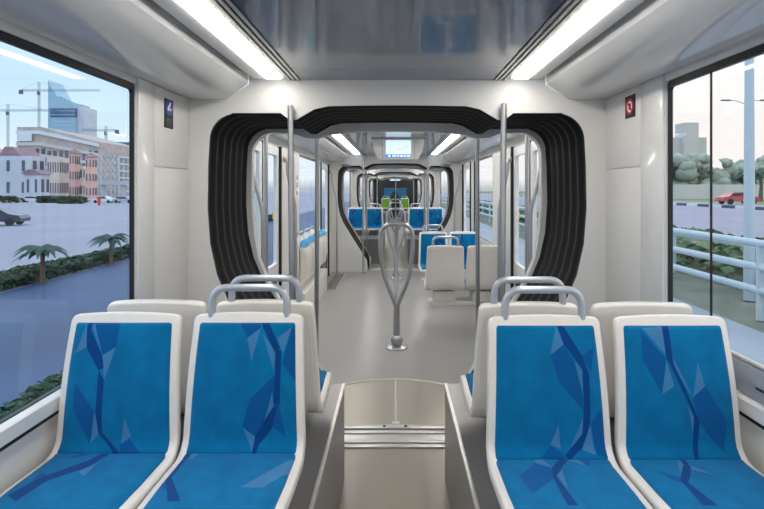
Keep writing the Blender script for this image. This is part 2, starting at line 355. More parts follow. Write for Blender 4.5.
def gangway(Y0, Y1, label):
    g = empty('gangway_bellows', (0, Y0, 0), label=label, cat='gangway bellows')
    base = portal_half(); mb = MB(); n = 56; rings = []
    for i in range(n+1):
        y = (Y1-Y0)*i/n; k = .008*(.5-.5*math.cos(2*PI*i/n*6))
        row = []
        L = portal_loop()
        for j, (x, z) in enumerate(L):
            a = Vector(L[max(j-1, 0)]); b = Vector(L[min(j+1, len(L)-1)]); t = (b-a).normalized()
            nx, nz = t.y, -t.x
            row.append((x+nx*k*2.2, y, max(0, z+nz*k*2.2)))
        rings.append(row)
    vs = [[mb.bm.verts.new(p) for p in r] for r in rings]
    for A, B in zip(vs, vs[1:]):
        for j in range(len(A)-1): mb.bm.faces.new((A[j], A[j+1], B[j+1], B[j]))
    # outer skin, so the tunnel has thickness
    outer = [(1.17,0),(1.17,2.07),(-1.17,2.07),(-1.17,0)]
    for a, b in zip(outer, outer[1:]):
        mb.bm.faces.new([mb.bm.verts.new(p) for p in ((a[0],0,a[1]),(b[0],0,b[1]),(b[0],Y1-Y0,b[1]),(a[0],Y1-Y0,a[1]))])
    mb.build('rubber_skin', 'rubber', g, ang=70)
    return g
def portal_lip(Y0, Y1, m='trimlip'):
    mb = MB()
    inner = [(.50,0),(.50,.14),(.57,.26),(.77,.60),(.94,.88),(1.012,1.05),(1.045,1.24),(1.062,1.45),(1.060,1.70)]+arc(.90,1.815,.158,0,86,8)+[(.76,1.968),(.67,1.935),(.59,1.930),(.49,1.960),(.25,1.982),(0,1.986)]
    inner = inner+[(-x, z) for x, z in inner[::-1][1:]]
    outer = [(1.15,0),(1.15,2.06),(-1.15,2.06),(-1.15,0)]
    loop = outer+inner[::-1]; vs = {}
    for v in (Y0, Y1):
        vv = [mb.bm.verts.new((x, v, z)) for x, z in loop]; vs[v] = vv
        es = [mb.bm.edges.new((vv[i], vv[(i+1) % len(vv)])) for i in range(len(vv))]
        bmesh.ops.triangle_fill(mb.bm, edges=es, use_beauty=True)
    A, B = vs[Y0], vs[Y1]
    for i in range(len(A)):
        j = (i+1) % len(A); mb.bm.faces.new((A[i], A[j], B[j], B[i]))
    return struct(mb, 'wall_bulkhead', 'lip')
M['lip'] = mat('grey_portal_lip', (232,232,230), .35)

WIN = [0]; DOOR = [0]
def window(side, Y0, Y1, z0=GLZ0, z1=GLZ1, mull=None, glassm=None):
    """empty + pane + black gasket + divider"""
    WIN[0] += 1; s = -1 if side == 'left' else 1
    w_ = empty('window_%d' % WIN[0], (s*1.226, (Y0+Y1)/2, z0), kind='structure')
    hy = (Y1-Y0)/2; h = z1-z0
    g = glassm or ('glassL' if s < 0 else 'glassR')
    MB().box(-.004, .004, -hy, hy, 0, h).build('pane', g, w_)
    t = .010
    MB().ring(rrect(-hy-.003, hy+.003, -.003, h+.003, .03), rrect(-hy+t, hy-t, t*.6, h-.028, .02), 'x', -.008, .010).build('gasket', 'gasket', w_)
    if mull: MB().box(-.003, .003, mull-(Y0+Y1)/2-.0035, mull-(Y0+Y1)/2+.0035, .01, h-.01).build('divider', 'gasket', w_)
    return w_
def side_wall(side, Y0, Y1, holes, lower=.773):
    """wall between Y0 and Y1 with rectangular holes [(ya, yb, z0, z1)]"""
    s = -1 if side == 'left' else 1; mb = MB()
    xa, xb = sorted((s*XW, s*1.236)); ys = Y0
    for ya, yb, z0, z1 in holes:
        mb.box(xa, xb, ys, ya, 0, ZS+.0)
        if z0 > 0: mb.box(xa, xb, ya, yb, 0, z0)
        mb.box(xa, xb, ya, yb, z1, ZS); ys = yb
    mb.box(xa, xb, ys, Y1, 0, ZS)
    return struct(mb, 'wall_'+side, 'wall')
def ceiling(Y0, Y1):
    mb = MB(); mb.box(-.553, .553, Y0, Y1, ZC, ZC+.05); struct(mb, 'ceiling', 'ceil')
    for s in (-1, 1):
        c = MB(); pts = [(s*1.30, ZS), (s*.989, ZS), (s*.865, 2.165), (s*.860, 2.195), (s*.862, 2.28), (s*1.30, 2.28)]
        c.prism(pts, 'y', Y0, Y1); struct(c, 'trim_cove', 'cove')
        r = MB(); r.box(*sorted((s*.815, s*.864)), Y0, Y1, 2.235, 2.25); struct(r, 'trim_recess', 'trimgrey')
        v = empty('trim_vent', (s*.594, Y0, ZC))
        tag(v, kind='structure'); v.name = 'trim_vent'
        b = MB(); b.box(-.041, .041, 0, Y1-Y0, .012, .05); b.build('vent_slot', 'groove', v)
        f = MB()
        for x in (-.026, 0, .026): f.box(x-.0075, x+.0075, 0, Y1-Y0, -.004, .03)
        f.build('vent_fin', 'alu', v)
def lamp(s, Y0, Y1, label):
    l = empty('ceiling_light', (s*.725, (Y0+Y1)/2, ZC), label=label, cat='ceiling light', group=None)
    h = (Y1-Y0)/2; a, b = (s*-.09, s*.09)
    MB().prism([(s*-.09, .07), (s*-.09, .006), (s*-.085, -.002), (s*.012, -.006), (s*.09, -.006), (s*.094, .05), (s*.09, .07)], 'y', -h, h).build('lamp_housing', 'wall', l)
    MB().prism([(s*-.084, 0), (s*-.084, -.010), (s*-.076, -.014), (s*.004, -.016), (s*.010, -.010), (s*.010, 0)], 'y', -h+.01, h-.05).build('lamp_diffuser', 'lampglow', l)
    return l
def sill(side, Y0, Y1):
    s = -1 if side == 'left' else 1
    MB().prism([(s*1.212, .785), (s*1.185, .79), (s*1.185, .835), (s*1.195, .842), (s*1.232, .842), (s*1.232, .785)], 'y', Y0, Y1).build('trim_sill_'+side, 'cove', kind='structure')
    MB().box(*sorted((s*1.2, s*1.215)), Y0, Y1, .768, .785).build('trim_gap_'+side, 'groove', kind='structure')

def floor_slab(Y0, Y1, m, name='floor'):
    struct(MB().box(-1.3, 1.3, Y0, Y1, -.06, 0), name, m)
def plinths(Y0, Y1, where):
    ztop = .515
    for s in (-1, 1):
        w_ = 'left' if s < 0 else 'right'
        p = empty('seat_plinth', (s*.7-.014, Y0, 0), label='grey %s-hand plinth with bright edge %s' % (w_, where), cat='seat plinth')
        x0, x1 = sorted((s*-.430, s*.508+.014)); L = Y1-Y0
        MB().box(x0, x1, 0, L, 0, ztop-.012).build('side_panel', 'plinth', p)
        MB().box(x0, x1, 0, L, ztop-.012, ztop).build('top_panel', 'plinthtop', p)
        xe = s*-.430
        MB().prism([(xe, ztop-.012), (xe-s*.004, ztop-.012), (xe-s*.004, ztop+.003), (xe+s*.010, ztop+.003), (xe+s*.010, ztop)], 'y', -.003, L+.003).build('edge_trim', 'alu', p)
M['plinthtop'] = mat('plinth_top_laminate', (126,124,124), .3, noise=.06, nscale=260, metal=.25)

# ---- modules: camera car (bogie), door car, bogie car, door car, cab car
D1, G1 = 2.95, 3.78
E1 = 9.62; G2 = 10.45
E3 = 14.4; G3 = 15.23
E4 = 21.1; G4 = 21.93
E5 = 28.0
floor_slab(-2.6, 3.06, 'aisle'); floor_slab(3.06, E1, 'floor2'); floor_slab(E1, G2, 'plate'); floor_slab(G2, E3, 'aisle'); floor_slab(E3, E5+.3, 'floor2')
# camera car
side_wall('left', -2.6, D1, [(-1.4, 2.355, GLZ0, GLZ1)]); side_wall('right', -2.6, D1, [(-1.4, 2.30, GLZ0, GLZ1)])
window('left', -1.4, 2.355); window('right', -1.4, 2.30, mull=1.997)
sill('left', -1.5, 2.4); sill('right', -1.5, 2.4)
# grey slotted ledge of the opening section inside the right window
lg = MB(); lg.box(1.205, 1.221, -1.38, 2.0, .845, .955, .004); lo = lg.build('trim_window_ledge', 'ledge' if 'ledge' in M else 'trimgrey', kind='structure')
sl = MB()
for k in range(20): sl.box(1.2035, 1.206, -1.2+k*.15, -1.2+k*.15+.07, .885, .893)
sl.build('slot', 'groove', lo)
rl_ = MB(); rl_.tube([(1.212, -1.38, .965), (1.212, 2.0, .965)], .009, 8); rl_.build('rail', 'alu', lo)
for s, sd in ((-1, 'left'), (1, 'right')):
    # pillar between window and panel, and the flat lining panel next to the bulkhead
    MB().box(*sorted((s*1.198, s*1.212)), 2.362 if s < 0 else 2.308, 2.515, .86, ZS, .004).build('trim_pillar_'+sd, 'cove', kind='structure')
    p = MB(); p.box(*sorted((s*1.203, s*1.212)), 2.522, 2.940, .80, 1.668, .003); p.box(*sorted((s*1.203, s*1.212)), 2.522, 2.940, 1.674, ZS-.002, .003)
    p.build('trim_panel_'+sd, 'wall', kind='structure')
ceiling(-2.6, D1)
struct(MB().box(-1.21, 1.21, -2.66, -2.6, 0, 2.3), 'wall_rear', 'wall')
bulkhead(D1, D1+.04)
gangway(D1+.014, G1-.052, 'black ribbed rubber bellows of the nearest gangway')
portal_lip(G1-.05, G1+.02)
plinths(-1.6, 2.735, 'in the foreground aisle')
lamp(-1, -2.2, 2.90, 'long bright ceiling light strip on the near left side')
lamp(1, -2.2, 2.90, 'long bright ceiling light strip on the near right side')

def door_car(Y0, Y1, last=False):
    for s, sd in ((-1, 'left'), (1, 'right')):
        L = [(Y0+.17, Y0+1.5, .0, 2.0), (Y0+2.58, Y0+4.15, .86, 2.0), (Y0+4.40, Y0+5.35, 0, 2.0)]
        side_wall(sd, Y0, Y1, L)
        WIN[0] += 0
        window(sd, L[1][0], L[1][1], .86, 2.0)
        for (a, b, z0, z1), n in ((L[0], 2), (L[2], 1)):
            DOOR[0] += 1
            d = empty('door_%d' % DOOR[0], (s*1.235, a, 0), kind='structure')
            wd = (b-a)/n
            for k in range(n):
                y0 = k*wd+.02; y1 = (k+1)*wd-.008
                f = MB(); f.ring(rrect(y0, y1, .01, z1-.01, .03), rrect(y0+.09, y1-.09, .80, z1-.10, .04), 'x', -.018, .018)
                lf = MB(); q = rrect(y0, y1, .01, z1-.01, .03)
                lf.ring(q, rrect(y0+.085, y1-.085, .80, z1-.10, .04), 'x', -.018, .018)
                leaf = lf.build('door_leaf', 'lip', d)
                f.bm.free()
                MB().box(-.004, .004, y0+.08, y1-.08, .79, z1-.095).build('pane', 'glassL' if s < 0 else 'glassR', leaf)
                MB().box(*sorted((-s*.019, -s*.021)), y0+.10, y1-.10, .12, .68).build('lower_glass', 'carglass', leaf)
            g = MB()
            for yy in (0, b-a): g.box(*sorted((-s*.045, -s*.0)), yy-.014, yy+.014, 0, z1)
            for k in range(1, n): g.box(-.024, .024, k*wd-.006, k*wd+.010, 0.01, z1)
            g.build('rubber_seal', 'gasket', d)
    ceiling(Y0, Y1)
door_car(G1+.02, E1)
bulkhead(E1, E1+.04); gangway(E1+.014, G2-.052, 'black ribbed rubber bellows of the second gangway'); portal_lip(G2-.05, G2+.02)
def bogie_car(Y0, Y1):
    for sd in ('left', 'right'):
        side_wall(sd, Y0, Y1, [(Y0+.62, Y1-.62, GLZ0, GLZ1)]); window(sd, Y0+.62, Y1-.62)
    ceiling(Y0, Y1)
bogie_car(G2+.02, E3); bulkhead(E3, E3+.04); gangway(E3+.014, G3-.052, 'black ribbed rubber bellows of the third gangway'); portal_lip(G3-.05, G3+.02)
door_car(G3+.02, E4); bulkhead(E4, E4+.04); gangway(E4+.014, G4-.052, 'black ribbed rubber bellows of the farthest gangway'); portal_lip(G4-.05, G4+.02)
bogie_car(G4+.02, E5)
plinths(G2+.15, E3-.1, 'in the middle car beyond the second gangway')
plinths(G4+.3, E5-1.6, 'in the farthest car by the cab')
# cab end: dark bulkhead with a windscreen
cb_ = MB(); cb_.ring([(-XW, 0), (XW, 0), (XW, 2.25), (-XW, 2.25)], [(-.62, .75), (.62, .75), (.62, 1.62), (-.62, 1.62)], 'y', E5, E5+.06)
cb_o = struct(cb_, 'wall_cab', 'dark')
struct(MB().box(-.62, .62, E5+.02, E5+.03, .75, 1.62), 'window_cab', 'windscreen')
for a, b, t in ((G1+.08, E1-.5, 'door car beyond the first gangway'), (G2+.2, E3-.1, 'middle car beyond the second gangway'), (G3+.25, E4-.2, 'far door car'), (G4+.2, E5-.3, 'farthest car by the cab')):
    for s in (-1, 1): lamp(s, a, b, 'ceiling light strip on the %s side of the %s' % ('left' if s < 0 else 'right', t))

# ---- floor plates of the gangway
def floor_plates(Y, label):
    g = empty('gangway_floor_plate', (-.012, Y, 0), label=label, cat='floor plate')
    pts = [(-.535, .02), (.535, .02)]; c = [(x, 1.10-.26*(x/.6)**2) for x in [.535-.107*i for i in range(11)]]
    MB().prism([(-.535, .30), (.535, .30)]+c, 'z', .001, .006).build('turntable_plate', 'plate', g)
    e = MB(); e.tube([(x, y, .004) for x, y in c], .012, 6); e.tube([(.004, .30, .006), (.004, 1.10, .006)], .007, 6); e.build('edge_bead', 'bead', g)
    MB().lathe([(.028, .0), (.028, .012), (.012, .016)], (.004, .32), 12).build('pivot_cap', 'alu', g)
    for y0, y1, z in ((.005, .045, .010), (.055, .085, .013), (.175, .215, .013), (.245, .30, .010)):
        MB().box(-.535, .535, y0, y1, 0, z, .002).build('threshold_strip', 'alu', g)
    MB().box(-.535, .535, .09, .172, .0, .006).build('threshold_infill', 'alu', g)
    for y in (.05, .226): MB().box(-.535, .535, y-.004, y+.004, .001, .007).build('threshold_gap', 'groove', g)
    for x in (-.07, .07):
        MB().lathe([(.010, .01), (.010, .014)], (x, .272), 10).build('screw', 'dark', g)
floor_plates(3.06, 'metal threshold and curved turntable floor plate at the nearest gangway')
floor_plates(G2-.75, 'metal threshold and floor plate at the second gangway')

# ---- seats
def seat_path():
    """(y, z) down the front face of the back, round the crease and along the pan, with outward normal"""
    p = []
    for t in (0, .012, .025, .05, .1, .2, .3, .45, .6, .75, .88, .96, 1): p.append((.072-.062*t+.0*math.sin(t*PI)-.012*math.sin(t*PI), .600-.398*t))
    p += [(a-.040, b+.0) for a, b in []]
    p += [(-.050+.060*math.cos(math.radians(-a)), .202-.058*math.sin(math.radians(a))) for a in (15, 30, 45, 60, 75, 90)]
    for t in (.15, .3, .5, .7, .85, .93, .97, 1): p.append((-.05-.37*t, .144+.010*t-.012*max(0, t-.8)/.2))
    return p
SP = seat_path()
def cum(p):
    s = [0]
    for a, b in zip(p, p[1:]): s.append(s[-1]+math.hypot(b[0]-a[0], b[1]-a[1]))
    return s
SS = cum(SP); NB = 13; LT = SS[-1]
def frame(i):
    a = SP[max(i-1, 0)]; b = SP[min(i+1, len(SP)-1)]; L = math.hypot(b[0]-a[0], b[1]-a[1])
    ty, tz = (b[0]-a[0])/L, (b[1]-a[1])/L
    return (tz, -ty)      # normal towards the sitter is (tz,-ty) flipped below
def width(s):
    u = s/LT
    tab = [(0, .386), (.25, .404), (.45, .418), (.55, .425), (.75, .425), (1, .41)]
    for (a, wa), (b, wb) in zip(tab, tab[1:]):
        if u <= b: return wa+(wb-wa)*(u-a)/(b-a)
    return .41
def corner(s, r):
    d = min(s, LT-s); rr_ = r
    if d >= rr_: return 0
    return rr_-math.sqrt(max(0, rr_*rr_-(rr_-d)**2))
def make_shell():
    mb = MB(); rings = []
    for i, (y, z) in enumerate(SP):
        s = SS[i]; ny, nz = frame(i)   # for the back: t=(−,−) → want normal towards −y
        w_ = width(s)/2-corner(s, .022); th = .040
        endk = 1 if 2 < i < len(SP)-3 else (.55 if i in (0, len(SP)-1) else .85)
        sec = []
        r = .013
        for (a, b) in rrect(-w_, w_, -th/2*endk, th/2*endk, r*endk, 4)[:]:
            sec.append((a, b))
        # extra verts across the faces
        dense = []
        for k in range(len(sec)):
            a, b = sec[k], sec[(k+1) % len(sec)]; dense.append(a)
            if abs(a[0]-b[0]) > .1:
                for q in range(1, 8): dense.append((a[0]+(b[0]-a[0])*q/8, a[1]+(b[1]-a[1])*q/8))
        row = []
        for a, b in dense:
            off = b+th/2      # behind the front face
            lift = .010*(1-(2*a/width(s))**2)*max(0, 1-s/.1)
            back = -off if True else 0
            row.append((a, y-ny*(-1)*0+(-ny)*0 + NS*ny*off, z+NS*nz*off+lift))
        rings.append([mb.bm.verts.new(p) for p in row])
    n = len(rings[0])
    for A, B in zip(rings, rings[1:]):
        for k in range(n): mb.bm.faces.new((A[k], A[(k+1) % n], B[(k+1) % n], B[k]))
    mb.bm.faces.new(rings[0]); mb.bm.faces.new(rings[-1][::-1]); return mb
# direction from the front face into the shell: back of the seat is +y at the top
NS = 1 if frame(3)[0] > 0 else -1
def cushion(s0, s1, name, mname, parent, high=.010, grow=.0):
    """padded sheet on the front face between path lengths s0 and s1, uv over the cushion"""
    nu, nv = 20, 26; mb = MB(); uvl = mb.bm.loops.layers.uv.new('UVMap'); G = []
    def at(s):
        for i in range(len(SS)-1):
            if s <= SS[i+1] or i == len(SS)-2:
                t = (s-SS[i])/(SS[i+1]-SS[i]); a, b = SP[i], SP[i+1]; na, nb = frame(i), frame(i+1)
                n = Vector((na[0]+(nb[0]-na[0])*t, na[1]+(nb[1]-na[1])*t)).normalized()
                return a[0]+(b[0]-a[0])*t, a[1]+(b[1]-a[1])*t, n
    for j in range(nv+1):
        v = j/nv; v = .5-.5*math.cos(v*PI)*(.6)-(.5-v)*.4*2*.5 if False else v
        vv = [0,.008,.02,.04]+[.04+.92*k/(nv-6) for k in range(1, nv-6)]+[.96,.98,.992,1]
        v = vv[j] if j < len(vv) else 1
        s = s0+(s1-s0)*v; y, z, n = at(s); w_ = width(s)/2-.024
        cr = .012; d = min(s-s0, s1-s)
        if d < cr: w_ -= cr-math.sqrt(max(0, cr*cr-(cr-d)**2))
        row = []
        uu = [0,.008,.02,.045]+[.045+.91*k/(nu-6) for k in range(1, nu-6)]+[.955,.98,.992,1]
        for u in uu:
            e = min(u*2*w_, (1-u)*2*w_, d)
            h = -.003+(high+.003)*(1-math.exp(-e/.006))+.003*math.sin(PI*u)*math.sin(PI*v)
            row.append((mb.bm.verts.new(((u-.5)*2*w_, y-NS*n.x*h, z-NS*n.y*h)), u, 1-v))
        G.append(row)
    for A, B in zip(G, G[1:]):
        for k in range(len(A)-1):
            q = (A[k], A[k+1], B[k+1], B[k])
            f = mb.bm.faces.new([x[0] for x in q])
            for l, x in zip(f.loops, q): l[uvl].uv = (x[1], x[2])
    return mb.build(name, mname, parent, ang=80)
SC = SS[NB+3]    # arc length of the crease
def make_seat(pat, handle=True, foot='bracket', label='', group=None, plain=None):
    r = empty('tram_seat', (0,0,0), label=label, cat='seat', group=group)
    make_shell().build('shell', 'shell', r, ang=50)
    cushion(.026, SC+.002, 'backrest_cushion', plain or pat+'b', r)
    cushion(SC-.002, LT-.028, 'seat_cushion', plain or pat+'p', r, high=.014)
    # raised rear cover: cap on top and flat plate below it
    mb = MB(); rows = []
    for i in range(4, NB-1):
        y, z = SP[i]; ny, nz = frame(i); w_ = width(SS[i])/2-.016; rows.append((w_, y, z, ny, nz))
    A = [(-1, r_) for r_ in rows]
    G = []
    for w_, y, z, ny, nz in rows:
        G.append([mb.bm.verts.new((x*w_, y+NS*ny*o, z+NS*nz*o)) for x, o in ((-1, .036), (-.985, .0445), (.985, .0445), (1, .036))])
    for a, b in zip(G, G[1:]):
        for k in range(3): mb.bm.faces.new((a[k], a[k+1], b[k+1], b[k]))
    mb.build('rear_cover', 'shell', r, smooth=False)
    if handle:
        y = .072
        MB().tube(fillet([(-.135, y+.010, .575), (-.132, y+.016, .692), (.132, y+.016, .692), (.135, y+.010, .575)], .098, 8), .0135, 12).build('grab_handle', 'handle', r)
    if foot == 'bracket':
        MB().box(-.10, .10, -.30, .02, .001, .10, .01).build('bracket', 'trimgrey', r)
    elif foot == 'post':
        MB().box(-.12, .12, -.30, -.04, -.02, .09, .01).build('bracket', 'shell', r)
    return r
PZ = .515
def put(o, x, y, z, back=False, label=None, group=None):
    o.location = (x, y, z); o.rotation_euler.z = PI if back else 0
    if label: o['label'] = label
    return o
XI, XO = .513, .946
protos = {}
front = [('L1', -.968, 1.738, False, 'blue patterned seat in front by the left window, leftmost front seat'),
         ('L2', -.532, 1.738, True, 'blue patterned front seat with grey handle on the left of the aisle'),
         ('R1', .507, 1.700, True, 'blue patterned front seat with grey handle on the right of the aisle'),
         ('R2', XO, 1.700, False, 'blue patterned seat in front by the right window, rightmost front seat')]
for k, x, y, h, lab in front:
    protos[k] = put(make_seat(k, h, label=lab), x, y, PZ)
rear = [('L1', -.955, 2.11, 'white-backed seat facing away behind the leftmost front seat'),
        ('L2', -.526, 2.11, 'white-backed seat with grey handle facing away behind the left aisle seat'),
        ('R1', .507, 2.07, 'white-backed seat with grey handle facing away behind the right aisle seat'),
        ('R2', XO, 2.07, 'white-backed seat facing away behind the rightmost front seat')]
for k, x, y, lab in rear: put(copy_tree(protos[k]), x, y, PZ, True, lab)
# door car, right side: a pair facing away, and a pair facing it
ped = make_seat('R1', True, 'post', 'white-backed pair seat with handle in the door car, aisle side, back to the camera')
put(ped, .524, 5.50, .357, True)
pe2 = make_seat('R2', False, 'post', 'white-backed seat without handle in the door car, nearest the right wall'); put(pe2, .952, 5.50, .357, True)
put(copy_tree(ped), .524, 7.10, .357, False, 'blue seat with handle in the door car, aisle side, facing the camera')
put(copy_tree(pe2), .952, 7.10, .357, False, 'blue seat in the door car nearest the right wall, facing the camera')
for y0, t in ((5.50, 'facing away'), (7.10, 'facing the camera')):
    q = empty('seat_beam', (1.205, y0, .36), label='grey wall-mounted beam carrying the pair of seats %s in the door car' % t, cat='seat beam')
    sg_ = 1 if t == 'facing away' else -1
    MB().box(-.85, 0, *sorted((sg_*.06, sg_*.26)), -.07, -.022, .01).build('beam', 'shell', q)
# middle car and its back-to-back pairs
for yb, where in ((12.0, 'middle car'),):
    for k, x, sx in (('L1', -.93, 'left window'), ('L2', -.505, 'left aisle'), ('R1', .505, 'right aisle'), ('R2', .93, 'right window')):
        put(copy_tree(protos[k]), x, yb, PZ, False, 'small blue seat facing the camera in the %s, %s side' % (where, sx))
        put(copy_tree(protos[k]), x, yb+.37, PZ, True, 'seat facing away behind the blue one in the %s, %s side' % (where, sx))
# green seats in the farthest car
for s, k in ((-1, 'left'), (1, 'right')):
    g = make_seat('R1', True, 'bracket', 'small green seat on the %s in the farthest car by the cab' % k, plain='green'); put(g, s*.46, 24.6, PZ)
# folding seats along the left wall of the door car
def folding(y, label):
    r = empty('folding_seat', (-1.205, y, 0), label=label, cat='folding seat', group='folding seats along the left wall')
    h = .215
    MB().prism([(0, .38), (.05, .36), (.085, .45), (.075, .86), (.05, .96), (.03, .985), (0, .985)], 'y', -h, h).build('back_shell', 'shell', r)
    MB().prism([(.085, .46), (.14, .47), (.165, .62), (.165, .80), (.14, .86), (.09, .87)], 'y', -h+.012, h-.012).build('folded_seat_pan', 'shell', r)
    c = MB(); c.tube([(.09, -h*.56, .865), (.112, -h*.38, .915), (.112, h*.38, .915), (.09, h*.56, .875)], [.030, .044, .044, .030], 12); c.build('seat_cushion', 'lightblue', r)
    c = MB(); c.tube(fillet([(.02, -h+.05, .97), (.05, -h+.05, 1.04), (.05, h-.05, 1.04), (.02, h-.05, .97)], .04), .010, 8); c.build('grab_handle', 'handle', r)
for i, (y, t) in enumerate(((6.15, 'nearest'), (6.62, 'second'), (7.09, 'third'), (7.56, 'farthest'))):
    folding(y, '%s white folding seat with light blue cushion along the left wall' % t)
b_ = empty('wall_cabinet', (-1.21, 6.85, 0), label='low white cabinet under the folding seats on the left wall', cat='cabinet')
MB().box(0, .16, -.95, .95, 0, .35, .01).build('body', 'shell', b_)
gr = empty('floor_grille', (-1.02, 8.6, 0), label='slotted metal heating grille in the floor by the left wall', cat='floor grille')
MB().box(-.10, .10, -.75, .75, .0, .008).build('frame', 'alu', gr)
s_ = MB()
for k in range(9): s_.box(-.082+k*.019, -.082+k*.019+.010, -.72, .72, .007, .010)
s_.build('slots', 'groove', gr)

# ---- poles and stanchions
def pole(x, y, z0, z1, label, r=.0175, dx=0):
    p = empty('grab_pole', (x, y, z0), label=label, cat='grab pole')
    MB().cyl((0,0,0), (dx, 0, z1-z0), r).build('tube', 'steel', p)
    MB().lathe([(r+.022, 0), (r+.022, .008), (r+.004, .02)]).build('base_collar', 'steel', p)
    c = MB().lathe([(r+.004, -.02), (r+.012, -.006), (r+.012, 0)]).build('top_collar', 'steel', p); c.location = (dx, 0, z1-z0)
    return p
def notch_pole(s, y, zt, label):
    p = empty('grab_pole', (s*.610, y, 0), label=label, cat='grab pole')
    MB().cyl((-s*.02, 0, 0), (0, 0, zt), .0175).build('tube', 'steel', p)
    MB().ball((0, 0, zt), .0175, (1,1,.4)).build('end_cap', 'steel', p)
    MB().cyl((0, 0, zt-.02), (0, .05, zt-.02), .009).build('wall_fixing', 'steel', p)
    c = MB().lathe([(.04, 0), (.04, .008), (.02, .02)]); o = c.build('base_collar', 'steel', p); o.location = (-s*.02, 0, 0)
notch_pole(-1, 2.915, 2.035, 'steel grab pole left of the nearest gangway opening')
notch_pole(1, 2.915, 2.045, 'steel grab pole right of the nearest gangway opening')
pole(-.612, 3.88, 0, ZC, 'dark steel grab pole just beyond the nearest gangway, left', .0165, .01)
pole(.622, 3.88, 0, ZC, 'dark steel grab pole just beyond the nearest gangway, right', .0165, -.01)
for s, t in ((-1, 'left'), (1, 'right')):
    pole(s*.60, 9.45, 0, ZC, 'steel grab pole before the second gangway, %s' % t)
    pole(s*.60, 10.53, 0, ZC, 'steel grab pole beyond the second gangway, %s' % t)
    pole(s*.55, 15.4, 0, ZC, 'steel grab pole beyond the third gangway, %s' % t)
pole(0.02, 22.4, 0, ZC, 'thin steel grab pole on the centre line of the farthest car')
def stanchion(y, label):
    p = empty('centre_stanchion', (0.004, y, 0), label=label, cat='stanchion')
    MB().lathe([(.112, 0), (.112, .008), (.085, .018), (.05, .024), (.05, .028)], n=28).build('base_flange', 'steel', p)
    b = MB().ball((0, 0, .072), .060, (1,1,.95), 18); b.build('ball_joint', 'steel', p)
    for k in range(6):
        a = k*PI/3; c = MB().lathe([(.008, 0), (.008, .006), (.003, .008)], n=8).build('bolt', 'steel', p); c.location = (.092*math.cos(a), .092*math.sin(a), .014)
    MB().tube([(0,0,.09), (0,0,.43)], [.034, .030], 14).build('stem', 'steel', p)
    L = fillet([(-.006, 0, .40), (-.10, 0, .66), (-.158, 0, .95), (-.158, 0, 1.20), (.158, 0, 1.20), (.158, 0, .95), (.10, 0, .66), (.006, 0, .40)], [.1,.2,.1,.1,.2,.1], 7)
    L = fillet([(-.004, 0, .40), (-.118, 0, .68), (-.165, 0, .98), (-.150, 0, 1.215), (.150, 0, 1.215), (.165, 0, .98), (.118, 0, .68), (.004, 0, .40)], [.1,.16,.115,.115,.16,.1], 8)
    MB().tube(L, .021, 12).build('hand_loop', 'steel', p)
    MB().tube(fillet([(0, .004, .40), (0, .10, .66), (0, .14, .95), (0, .12, 1.18), (0, .0, 1.215)], [.1,.2,.09], 6), .0180, 12).build('rear_prong', 'steel', p)
    return p
stanchion(5.03, 'nearest steel looped floor stanchion in the centre of the aisle')
stanchion(8.90, 'second looped steel stanchion, seen through the nearest one')
stanchion(12.9, 'third looped steel stanchion farther down the aisle')
stanchion(17.2, 'farthest looped steel stanchion near the green seats')
# bent grab rails by the doors
def door_rail(s, y, label, z0=.55, z1=1.82):
    p = empty('door_grab_rail', (s*1.195, y, 0), label=label, cat='grab rail')
    MB().tube(fillet([(0, 0, z1+.05), (-s*.035, 0, z1+.03), (-s*.035, 0, z1-.06), (-s*.07, 0, z1-.24), (-s*.125, 0, z1-.42), (-s*.13, 0, .01)], .08, 6), .0165, 12).build('tube', 'steel', p)
    c = MB().cyl((0, 0, z1+.05), (-s*.012, 0, z1+.05), .03); c.build('wall_flange', 'steel', p)
    c = MB().lathe([(.038, 0), (.038, .008), (.02, .02)]).build('floor_flange', 'steel', p); c.location = (-s*.13, 0, 0)
door_rail(-1, 4.08, 'bent steel grab rail at the left double door, close to the gangway')
door_rail(1, 4.08, 'bent steel grab rail at the right double door, close to the gangway')
door_rail(-1, 5.42, 'bent steel grab rail between left door and folding seats')
door_rail(1, 5.30, 'bent steel grab rail between right door and pair seats')
door_rail(-1, 9.25, 'bent steel grab rail by the far left single door')
door_rail(1, 9.25, 'bent steel grab rail by the far right single door')
for s, t in ((-1, 'left'), (1, 'right')):
    pole(s*1.10, 4.30, 0, ZS, 'straight steel pole standing beside the %s double door' % t)

# ---- display
d = empty('display_unit', (.03, 6.35, ZC), label='ceiling-hung passenger information display with lit screen', cat='display')
MB().prism([(-.33, 0), (.33, 0), (.30, -.16), (.24, -.265), (-.24, -.265), (-.30, -.16)], 'y', 0, .14).build('housing', 'cove', d)
MB().ring([(-.335,-.0),(.335,-.0),(.335,-.012),(-.335,-.012)], [(-.32,-.002),(.32,-.002),(.32,-.010),(-.32,-.010)], 'y', -.006, .0).build('top_edge', 'trimgrey', d)
for x in (-.20, .20): MB().box(x-.002, x+.002, -.002, .0, -.25, -.02).build('panel_joint', 'trimgrey', d)
sc_ = MB().box(-.155, .155, -.008, 0, -.240, -.024).build('screen', 'screenglow', d)
MB().box(-.155, .155, -.0095, -.008, -.240, -.200).build('blue_banner', 'screenblue', sc_)
tx = MB(); xx = -.13
for wd in (.035, 0, .05, .03, .045, .028, .04):
    if wd: tx.box(xx, xx+wd, -.011, -.0095, -.228, -.212)
    xx += wd+.008 if wd else .01
tx.build('banner_text', 'screenwhite', sc_)
MB().tube([(-.02, -.009, -.15), (.03, -.009, -.13), (.06, -.009, -.125), (.10, -.009, -.105), (.125, -.009, -.10)], .004, 6).build('route_line', 'screenpink', sc_)
